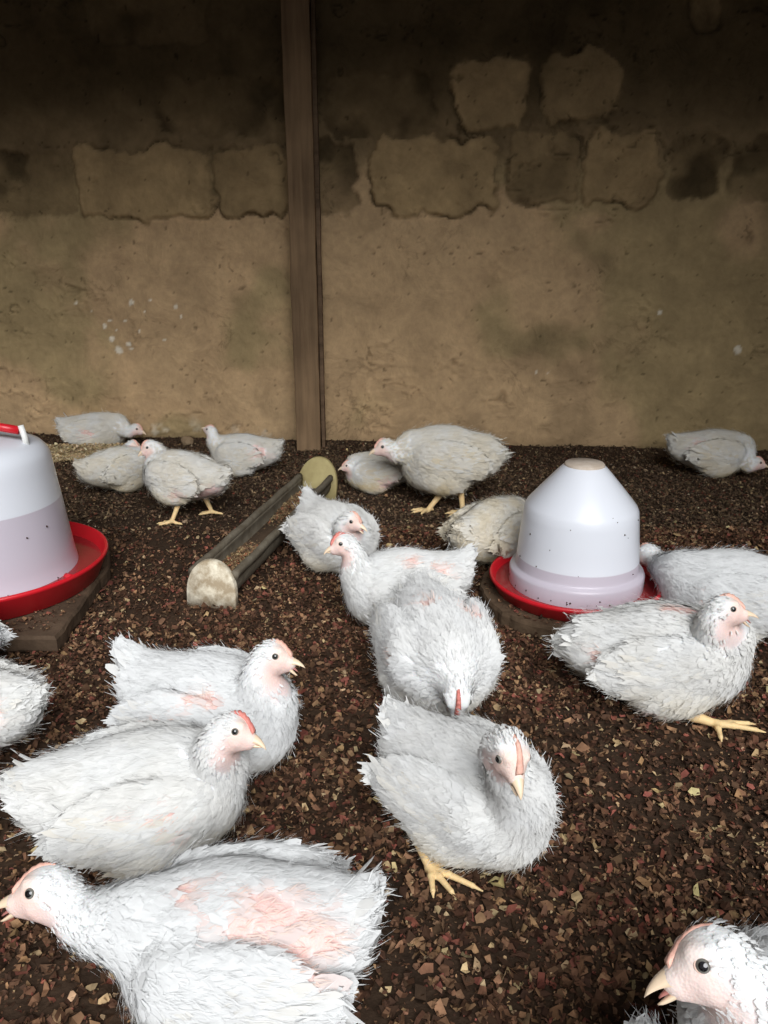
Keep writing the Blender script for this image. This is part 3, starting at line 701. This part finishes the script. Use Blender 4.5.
#BIRDS_BEGIN
LEGS_STAND = lambda toe: [dict(hip=(.0, sg*.036, .10), hock=(-.022, sg*.034, .055), ankle=(.008, sg*.036, .010), toes=[(toe-28, .042), (toe, .050), (toe+28, .042), (toe+180, .020)]) for sg in (1, -1)]
WT = -90
birds = [
 dict(name_label='white chicken lying against the mud wall at far left behind pale shavings', body=(96, 429), heading=-6, s=.98, head=(136, 429, -.05), look=(1, -.15, -.25), pink=[(.01, -.085, .09, .03)], seed=1, cream=0.35, detail=.5, gape=0, pitch=.06, bhei=.9),
 dict(name_label='fluffy white chicken squatting left of the standing one, beak pressed to its face', body=(119, 470), heading=50, s=0.92, head=(133, 446, .06), look=(.9, -.5, -.2), cream=0.5, seed=2, detail=.6, gape=0),
 dict(name_label='white chicken standing at back left before the wall, facing left, bare pink rear', body=(182, 476), heading=162, s=.97, head=(150, 447, .03), look=(-.9, -.45, -.35), stand=.052, legs=[dict(hip=(-.005, .03, .10), hock=(180, 500, .055), ankle=(172, 521, .010), toes=[(180, .05), (200, .045), (150, .04), (-10, .035)]), dict(hip=(-.02, -.04, .10), hock=(-.05, -.045, .055), ankle=(-.075, -.04, .010), toes=[(-160, .045), (170, .04), (-10, .04)])], pink=[(-.085, .035, .055, .05), (-.02, .075, .055, .028)], cream=0.4, seed=3, detail=.7, gape=.15, pitch=.12),
 dict(name_label='white chicken resting by the wall left of the post, neck raised, bare pink rump', body=(243, 455), heading=172, s=0.9, head=(211, 431, .0), look=(-.75, .35, .35), pink=[(-.07, .06, .10, .045)], cream=0.35, seed=4, detail=.55, gape=0, face=.7),
 dict(name_label='small dirty white chicken crouched behind the large standing chicken', body=(376, 474), heading=176, s=.82, head=(349, 466, -.02), look=(-1, -.1, -.1), pink=[(-.05, .07, .06, .05)], dirt=.7, cream=.45, seed=5, detail=.55, gape=0),
 dict(name_label='large cream-stained white chicken standing at the back, facing left', body=(446, 465), heading=180, s=1.17, head=(385, 447, -.02), look=(-1, -.25, -.15), stand=.040, legs=[dict(hip=(.03, .03, .09), hock=(.012, .03, .045), ankle=(427, 511, .010), toes=[(175, .045), (205, .048), (-120, .036), (20, .02)]), dict(hip=(-.02, .03, .09), hock=(-.040, .03, .050), ankle=(463, 514, .010), toes=[(180, .05), (210, .05), (150, .04), (0, .02)])], dirt=.4, cream=0.5, seed=6, blen=0.95, bhei=1.12, detail=.85, gape=.0, pitch=.05, tail_up=-.35, tail_len=1.15),
 dict(name_label='white chicken sitting against the right side of the trough, facing right', body=(336, 538), heading=-58, s=1.02, head=(351, 521, -.11), look=(.85, -.5, -.15), cream=.12, dirt=.4, seed=7, detail=.8, gape=0.5, comb=1.0, tail_up=.6),
 dict(name_label='white chicken with upright neck and red comb, facing left in the middle', body=(402, 590), heading=-165, s=1.0, head=(344, 544, -.03), look=(-1, -.3, -.12), pink=[(-.005, .035, .158, .028), (-.06, .05, .13, .022)], cream=.08, seed=8, tilt=0.25, detail=1, gape=.05, comb=1.5, tail_up=.5),
 dict(name_label='white chicken bowing its head to the ground, only its red comb showing', body=(437, 650), heading=-82, s=1.16, head=(457, 695, -0.15), look=(.0, -.55, -.85), pink=[(.02, .045, .145, .026), (.0, -.022, .155, .024), (.05, -.07, .10, .02)], cream=.05, dirt=.35, seed=9, detail=1, gape=0, comb=1.5, face=.0),
 dict(name_label='cream-stained white chicken curled up behind the left of the round drinker', body=(494, 537), heading=48, s=1.0, head=(545, 530, .02), look=(1, 0, -.4), cream=0.65, dirt=.5, seed=10, bhei=1.08, detail=.8, gape=0),
 dict(name_label='white chicken at right stretching its neck behind the round drinker', body=(732, 593), heading=168, s=1.12, head=(648, 554, 0.17), look=(-0.6, 0.8, -0.6), pink=[(-.09, .06, .075, .045), (.075, .075, .095, .014)], seed=11, detail=1, gape=0, face=.6),
 dict(name_label='white chicken before the round drinker, beak open to the right, yellow foot out', body=(663, 657), heading=-14, s=1.13, head=(724, 610, -0.06), look=(1, -.25, .05), legs=[dict(hip=(678, 712, .02), hock=(694, 716, .018), ankle=(716, 724, .012), toes=[(-14, .072), (4, .064), (-100, .042)], bare=1)], pink=[(.02, .0, .158, .022), (-.09, -.05, .10, .016), (-.02, -.08, .02, .015)], cream=.12, dirt=.35, seed=12, tilt=0.3, pitch=0.12, detail=1, gape=0.75, tail_up=-0.3),
 dict(name_label='white chicken lying by the wall at far right, head laid low at the picture edge', body=(713, 454), heading=-6, s=1.0, head=(756, 463, -.06), look=(1, -.15, -.1), pink=[(-.055, -.05, .115, .026)], cream=0.4, dirt=.4, seed=13, detail=.55, gape=0, pitch=0),
 dict(name_label='white chicken with raised ragged tail, open beak pointing right, by the trough end', body=(214, 708), heading=-22, s=1.1, head=(272, 657, -.04), look=(1, -.2, .0), pink=[(.0, -.08, .10, .026), (.03, -.06, .135, .024), (-.04, -.08, .06, .014)], seed=14, tilt=0.35, detail=1, gape=0.65, tail_up=0.6, tail_len=1.15),
 dict(name_label='plump white chicken at left facing right, closed beak, small pink wing patch', body=(145, 796), heading=12, s=1.05, head=(232, 731, -.02), look=(1, -.25, -.08), pink=[(.03, -.085, .11, .018), (.055, -.08, .085, .014)], cream=.10, dirt=.4, seed=15, tilt=0.42, detail=1, gape=.12, comb=1.2, tail_up=.1),
 dict(name_label='largest white chicken, front left corner, facing left with wide bare pink back', body=(236, 948), heading=-176, s=1.08, head=(48, 891, 0.02), look=(-1, -.15, -.05), pink=[(-.045, .030, .155, .040), (-.09, .055, .125, .034), (.055, .01, .15, .018), (-.01, .04, .15, .03)], dirt=.3, seed=16, tilt=0.5, head_s=1.15, blen=0.85, detail=1.2, gape=0.5, comb=.6, tail_up=.35, tail_len=1.1),
 dict(name_label='white chicken sitting in the middle foreground facing the camera, yellow leg out front', body=(468, 790), heading=-48, s=1.0, head=(509, 752, -0.13), look=(.25, -1, -.45), legs=[dict(hip=(.0, -.06, .03), hock=(414, 830, .034), ankle=(430, 868, .010), toes=[(-30, .078), (-88, .050), (20, .04), (-58, .060)], bare=1)], dirt=.35, cream=.08, seed=17, head_s=1.1, detail=1, gape=0.4, comb=.7),
 dict(name_label='white chicken at bottom right corner, head in profile facing left with open beak', body=(862, 1065), heading=172, s=1.2, head=(712, 962, -0.02), look=(-1, -0.05, -0.22), seed=18, face=0.7, tilt=0.6, detail=1.2, gape=0.42, comb=.3, head_s=1.06),
 dict(name_label='white chicken cut off by the bottom edge, only its back showing beside the corner bird', body=(672, 1262), heading=-100, s=1.0, head=(700, 1250, -.05), look=(.5, -1, -.5), seed=19, tail_len=0.7, detail=.8, gape=0, tail_up=-0.2),
 dict(name_label='white chicken cut off by the left edge, ragged tail pointing right below the slab', body=(-58, 712), heading=176, s=1.05, head=(-170, 690, 0), look=(-1, 0, 0), pink=[(-.09, .05, .10, .03)], seed=20, detail=.8, gape=0, tail_up=.1, cream=.15),
 dict(name_label='white chicken just peeking in at the left edge in front of the slab', body=(-68, 645), heading=150, s=.98, head=(-120, 600, 0), look=(-1, .3, 0), seed=21, detail=.5, gape=0),
]
for b in birds: chicken(**b)
#BIRDS_END

# ------------------------------------------------------------------ drinkers
def drinker(label, X, Y, base, R, hgt, prof, water_z, tray_h, seed, handle=False):
    root = empty('poultry_drinker', (X, Y, base)); prop(root, label, 'drinker', 'poultry drinkers')
    tr = MB(); rb = R*.90
    tr.lathe([(.001, .004), (rb-.004, .004), (rb+.001, .010), (R-.006, tray_h-.004), (R-.003, tray_h), (R, tray_h-.001), (R+.002, tray_h-.006), (R-.002, tray_h-.010), (rb+.004, .002), (rb, 0), (.001, 0)], 96)
    tray = tr.build('tray', M['red'], root)
    wm = MB(); wm.lathe([(.001, tray_h*.52), (R*.955, tray_h*.52)], 64); wm.build('water', M['tray_water'], root)
    jm = MB(); jm.lathe(prof, 96); jug = jm.build('jug', mat_jug(water_z), root)
    # water standing inside the jug
    wp = [(max(r-.0025, .001), z) for r, z in prof if z < water_z]
    r_at = np.interp(water_z, [z for r, z in prof], [r for r, z in prof])-.0025
    wm = MB(); wm.lathe([(.001, wp[0][1])]+wp+[(r_at, water_z), (.001, water_z)], 72); wm.build('water', M['water'], jug)
    rng = np.random.default_rng(seed); sm = MB()
    for k in range(34):
        a = rng.uniform(-math.pi, 0); z = rng.choice([rng.uniform(prof[0][1], prof[0][1]+.02), rng.uniform(.05, hgt*.85)], p=[.6, .4]); r = np.interp(z, [q[1] for q in prof], [q[0] for q in prof])+.0003
        q = rng.uniform(.0008, .0022); cx, cy = r*math.cos(a), r*math.sin(a)
        sm.tube([(cx, cy, z-q), (cx+q*.5, cy, z), (cx, cy, z+q)], [q*.3, q, q*.3], 7)
    sm.build('dirt_specks', M['speck'], jug)['kind'] = 'stuff'
    return root, jug
slab_c = (.386, 1.488)
rng = np.random.default_rng(5)
def slab_mesh(name, pts, z0, z1, mat, label, cat):
    m = MB(); n = len(pts); c = np.mean(pts, 0)
    ring = lambda sc, z: [(c[0]+(p[0]-c[0])*sc, c[1]+(p[1]-c[1])*sc, z+rng.normal(0, .0008)) for p in pts]
    m.rings([ring(.99, z0), ring(1.0, z0+.004), ring(1.0, z1-.006), ring(.985, z1), ring(.6, z1), ring(.01, z1)])
    o = m.build(name, mat, smooth=False); prop(o, label, cat); return o
pts = [(slab_c[0]-.004+.190*math.cos(a)*(1+.03*math.sin(3*a+1))+rng.normal(0, .0015), slab_c[1]+.186*math.sin(a)*(1+.03*math.cos(2*a))+rng.normal(0, .0015)) for a in np.linspace(0, 2*math.pi, 64, endpoint=False)]
slab_mesh('round_slab', pts, 0.0, .034, M['slab'], 'round dirty brown slab under the right-hand drinker', 'slab')
JR = [(.131, .014), (.132, .020), (.1325, .046), (.130, .052), (.1225, .054), (.121, .058), (.1165, .110), (.1115, .160), (.1095, .176), (.105, .185), (.080, .215), (.056, .243), (.042, .258), (.038, .261)]
JR = [(r, z) for r, z in JR]
d1, jug1 = drinker('white bell-shaped drinker with flat worn cap in red tray, right of centre', slab_c[0], slab_c[1], .034, .171, .262, JR, .077, .034, 3)
cm = MB(); cm.lathe([(.0385, .258), (.0385, .2625), (.036, .2655), (.001, .2665)], 48); cm.build('cap', M['cap'], jug1)
LX, LY = -.823, 1.535
LP = [(-1.10, 1.285), (-.585, 1.285), (-.600, 1.62), (-.66, 1.80), (-1.10, 1.80)]
def densify(p, step=.03):
    out = []
    for i in range(len(p)):
        a, b = np.array(p[i]), np.array(p[(i+1) % len(p)]); n = max(1, int(np.linalg.norm(b-a)/step)); out += [tuple(a+(b-a)*k/n+rng.normal(0, .0012, 2)) for k in range(n)]
    return out
slab_mesh('wooden_board', densify(LP), 0.0, .032, M['board'], 'thick dark wooden board under the left-hand drinker', 'board')
JL = [(.187, .012), (.188, .022), (.185, .026), (.180, .060), (.1745, .110), (.169, .160), (.1635, .205), (.159, .245), (.157, .262), (.152, .275), (.141, .287), (.118, .297), (.070, .304), (.02, .306), (.001, .306)]
d2, jug2 = drinker('large white drinker with water line and red hanging handle, at the left edge', LX, LY, .032, .240, .30, [(r_*.965, z_) for r_, z_ in JL], .175, .055, 4)
hm = MB(); hm.tube([(-.118, 0, .316), (-.03, 0, .330), (.03, 0, .330), (.075, 0, .326), (.108, 0, .320)], .0085, 12); hm.build('handle', M['red'], d2)
for sx in (-1, 1):
    hm = MB(); hm.tube([(sx*.119, 0, .290), (sx*.118, 0, .306), (sx*.113, 0, .330)], [.007, .006, .0055], 12); hm.build('handle_clip', M['white_plastic'], d2)
hm = MB(); hm.tube([(.205, -.06, .014), (.19, -.045, .026), (.178, -.04, .028)], [.007, .009, .007], 10); hm.build('tray_lug', M['red'], d2)

# ------------------------------------------------------------------ feeding trough
def trough():
    A = at_z(214, 606, 0); Bp = at_z(316, 500, 0)
    d = Bp-A; Ln = float(np.hypot(d[0], d[1])); ang = math.atan2(d[1], d[0])
    root = empty('feeding_trough', (A[0], A[1], 0), ang); prop(root, 'long half-pipe feeding trough lying between the chickens with pale end plate', 'trough')
    # half pipe along +x: open top
    r, th = .046, .007; zc = .050; m = MB(); prof = []
    for a in np.linspace(math.radians(158), math.radians(382), 22): prof.append((r*math.cos(a), zc+r*math.sin(a)))
    for a in np.linspace(math.radians(382), math.radians(158), 22): prof.append(((r-th)*math.cos(a), zc+(r-th)*math.sin(a)))
    m.rings([[(x, y, z) for y, z in prof] for x in np.linspace(.0, Ln, 30)]); m.build('channel', M['pipe'], root)
    for sy in (1, -1):
        m = MB(); m.rings([[(x, sy*(.045)+y, .068+z+.0012*math.sin(x*37)) for y, z in ((-.007, -.008), (.007, -.008), (.008, .004), (.004, .009), (-.004, .009), (-.008, .004))] for x in np.linspace(.004, Ln-.002, 40)]); m.build('rail', M['pipe'], root)
    def plate(x, mat, w, h, lean, flare):
        m = MB(); out = [(-w/2, 0)] + [(-w/2*math.cos(t)**.95 if t < math.pi/2 else w/2*(-math.cos(t))**.95, h*.30+h*.70*math.sin(t)) for t in np.linspace(0, math.pi, 26)] + [(w/2, 0)]
        sgn = 1 if lean > 0 else -1
        def rr(off, k): return [(x+off+z*lean, y*k, .002+z*(k if z > h*.5 else 1)) for y, z in out]
        m.rings([rr(-.008, .985), rr(-.006, 1.0), rr(.006, 1.0), rr(.008, .985)]); return m.build('end_plate', mat, root, bevel=0)
    p1 = plate(-.006, M['end_white'], .105, .098, .10, 0); p1['label'] = 'pale stained front end plate'
    p2 = plate(Ln+.004, M['end_yellow'], .118, .115, .35, 0); p2['label'] = 'yellowish back end plate'
    # feed lying in it
    n = 9000; q = np.random.default_rng(8); x = q.uniform(.01, Ln-.01, n); y = q.uniform(-.034, .034, n); z = .030+.010*q.random(n)+.006*np.sin(x*14)
    pos = np.stack([x, y, z], -1); V, Qd, c = chips(pos, q.uniform(.0018, .0045, n), q, palette='feed'); o = mesh_np('feed', V, Qd, M['chip'], root, col=c, smooth=False); o['kind'] = 'stuff'
    m = MB(); m.rings([[(xx, -.036, .028), (xx, .036, .028), (xx, .034, .036), (xx, -.034, .036)] for xx in (.004, Ln-.004)]); m.build('feed_bed', M['board'], root)
    return root
def chips(pos, size, q, palette='litter', tilt=.45):
    n = len(pos); yaw = q.uniform(0, 2*math.pi, n)
    t = unit(np.stack([q.normal(0, tilt, n), q.normal(0, tilt, n), np.ones(n)], -1))
    a = np.stack([np.cos(yaw), np.sin(yaw), np.zeros(n)], -1); a = unit(a-t*(a*t).sum(-1, keepdims=True)); b = np.cross(t, a)
    asp = q.uniform(.35, 1.0, n)
    cor = np.array([(-1, -.7), (0, -1), (1, -.6), (1, .6), (0, 1), (-1, .7)])
    V = np.zeros((n, 6, 3))
    bend = q.normal(0, .6, n)
    for k, (ca, cb) in enumerate(cor):
        ja, jb = q.uniform(.35, 1.2, n), q.uniform(.35, 1.2, n)
        V[:, k] = pos + a*(size*ca*ja)[:, None] + b*(size*asp*cb*jb)[:, None] + t*(bend*size*(ca*ca-.4))[:, None]
    idx = np.arange(n*6).reshape(n, 6)
    Q = np.concatenate([idx[:, [0, 1, 4, 5]], idx[:, [1, 2, 3, 4]]])
    pals = {'litter': [((.062, .032, .019), .30), ((.120, .060, .034), .27), ((.20, .105, .060), .19), ((.20, .065, .045), .055), ((.33, .19, .10), .11), ((.48, .34, .19), .05), ((.30, .10, .07), .02)],
            'far': [((.095, .062, .040), .38), ((.145, .092, .056), .30), ((.20, .125, .072), .18), ((.18, .062, .040), .05), ((.34, .24, .14), .08), ((.5, .40, .27), .01)],
            'flakes': [((.40, .28, .14), .5), ((.26, .15, .08), .3), ((.50, .40, .20), .2)],
            'feed': [((.22, .14, .075), .4), ((.14, .085, .05), .3), ((.38, .27, .14), .2), ((.30, .11, .06), .1)],
            'shavings': [((.55, .42, .24), .5), ((.40, .29, .16), .3), ((.66, .55, .36), .2)]}[palette]
    pr = np.array([p for _, p in pals]); cs = np.array([c for c, _ in pals]); k = q.choice(len(pals), n, p=pr/pr.sum())
    c = cs[k]*(.80 if palette in ('litter', 'far') else 1)*q.uniform(.7, 1.25, n)[:, None]*q.uniform(.94, 1.06, (n, 3))
    cc = np.repeat(c, 6, axis=0)*q.uniform(.72, 1.25, (n*6, 1))
    return V.reshape(-1, 3), Q, np.clip(cc, .005, .9)
trough()

# ------------------------------------------------------------------ back-left plank, pale shavings, stone
pa, pb = at_z(30, 447, .03), at_z(200, 447, .03)
plk = noisy_box('wooden_plank', 0, float(pb[0]-pa[0]), -.012, .012, 0, .020, M['plank'], amp=.003, step=.03)
plk.location = (pa[0], pa[1], 0); plk.rotation_euler = (0, 0, math.atan2(pb[1]-pa[1], pb[0]-pa[0])-.02)
prop(plk, 'low weathered plank on edge in front of the far-left lying chicken', 'plank')
q = np.random.default_rng(12); n = 9000
ca, cb = at_z(36, 453, .01), at_z(140, 452, .01)
u_ = q.random(n); x = ca[0]+(cb[0]-ca[0])*u_; y = ca[1]+q.normal(0, .035, n)-.0; z = floor_h(x, y)+.008+.036*np.exp(-((y-ca[1])/.03)**2)*q.random(n)
V, Qd, c = chips(np.stack([x, y, z], -1), q.uniform(.003, .008, n), q, 'shavings'); o = mesh_np('wood_shavings', V, Qd, M['chip'], col=c, smooth=False); prop(o, 'pale strip of wood shavings below the far-left plank', 'wood shavings', kind='stuff')
sp = at_z(187, 446, 0)
def stone(name, p, r, label, seed):
    V, Q, Nn = surface_nets([E((0, 0, r*.7), (r*1.0, r*.8, r*.85), .01), E((r*.4, .0, r*.6), (r*.6, r*.7, r*.6), .01), E((-r*.35, r*.1, r*.95), (r*.5, r*.5, r*.4), .01)], np.array([-2*r]*3), np.array([2*r]*3), r/7, True)
    V = V+Nn*((fbm(V, 60, 3, seed)-.5)*r*.45)[:, None]
    o = mesh_np(name, V, Q, M['stone']); o.location = [float(a) for a in p]; prop(o, label, 'stone'); return o
stone('stone', (sp[0], min(sp[1], wall_y(sp[0])-.045), .004), .021, 'small tan stone lying at the foot of the wall left of the post', 1)

# ------------------------------------------------------------------ litter
q = np.random.default_rng(21)
def litter(name, n, y0, y1, smin, smax, palette, label, seed, z_up):
    x = q.uniform(-1.65, 1.65, n*2); y = y0+(y1-y0)*q.random(n*2)
    inv = (np.abs(x) < .20+.56*y) & (y < wall_y(x)-.004)
    dens = .50+.50*sst(.36, .60, fbm2(x, y, 4.5, 3, 111))
    m = at_z(185, 545, 0); bare = np.exp(-(((x-m[0])/.36)**2+((y-m[1])/.42)**2)); dens = dens*(1-.80*bare)
    k = inv & (q.random(n*2) < dens); x, y = x[k], y[k]
    sz = smin+(smax-smin)*q.random(len(x))**2.6
    z = floor_h(x, y)+.001+q.random(len(x))*z_up
    ins1 = np.hypot(x-slab_c[0], y-slab_c[1]) < .180; ins2 = (x > -1.08) & (x < -.605) & (y > 1.30) & (y < 1.60)
    on = ins1 | ins2; kk = ~on | (q.random(len(x)) < .28); z = np.where(on, .0365, z); x, y, z, sz, on = x[kk], y[kk], z[kk], sz[kk], on[kk]; sz = np.where(on, sz*.7, sz)
    V, Qd, c = chips(np.stack([x, y, z], -1), sz, q, palette)
    big = q.choice(len(x), 70, replace=False); V2, Q2, c2 = chips(np.stack([x, y, z+.004], -1)[big], q.uniform(.006, .0105, 70)*(1 if y0 < 1.5 else .8), q, 'flakes', tilt=.25)
    Qd = np.concatenate([Qd, Q2+len(V)]); V = np.concatenate([V, V2]); c = np.concatenate([c, c2])
    o = mesh_np(name, V, Qd, M['chip'], col=c, smooth=False); prop(o, label, 'litter', kind='stuff')
litter('wood_chip_litter', 72000, .25, 1.15, .0016, .0095, 'litter', 'loose reddish brown wood chips covering the front of the floor', 1, .006)
litter('wood_chip_litter', 90000, 1.10, 1.95, .0018, .0085, 'litter', 'loose reddish brown wood chips covering the middle of the floor', 2, .006)
litter('wood_chip_litter', 80000, 1.90, 2.95, .0020, .0075, 'far', 'finer brown wood chips covering the back of the floor along the wall', 3, .005)
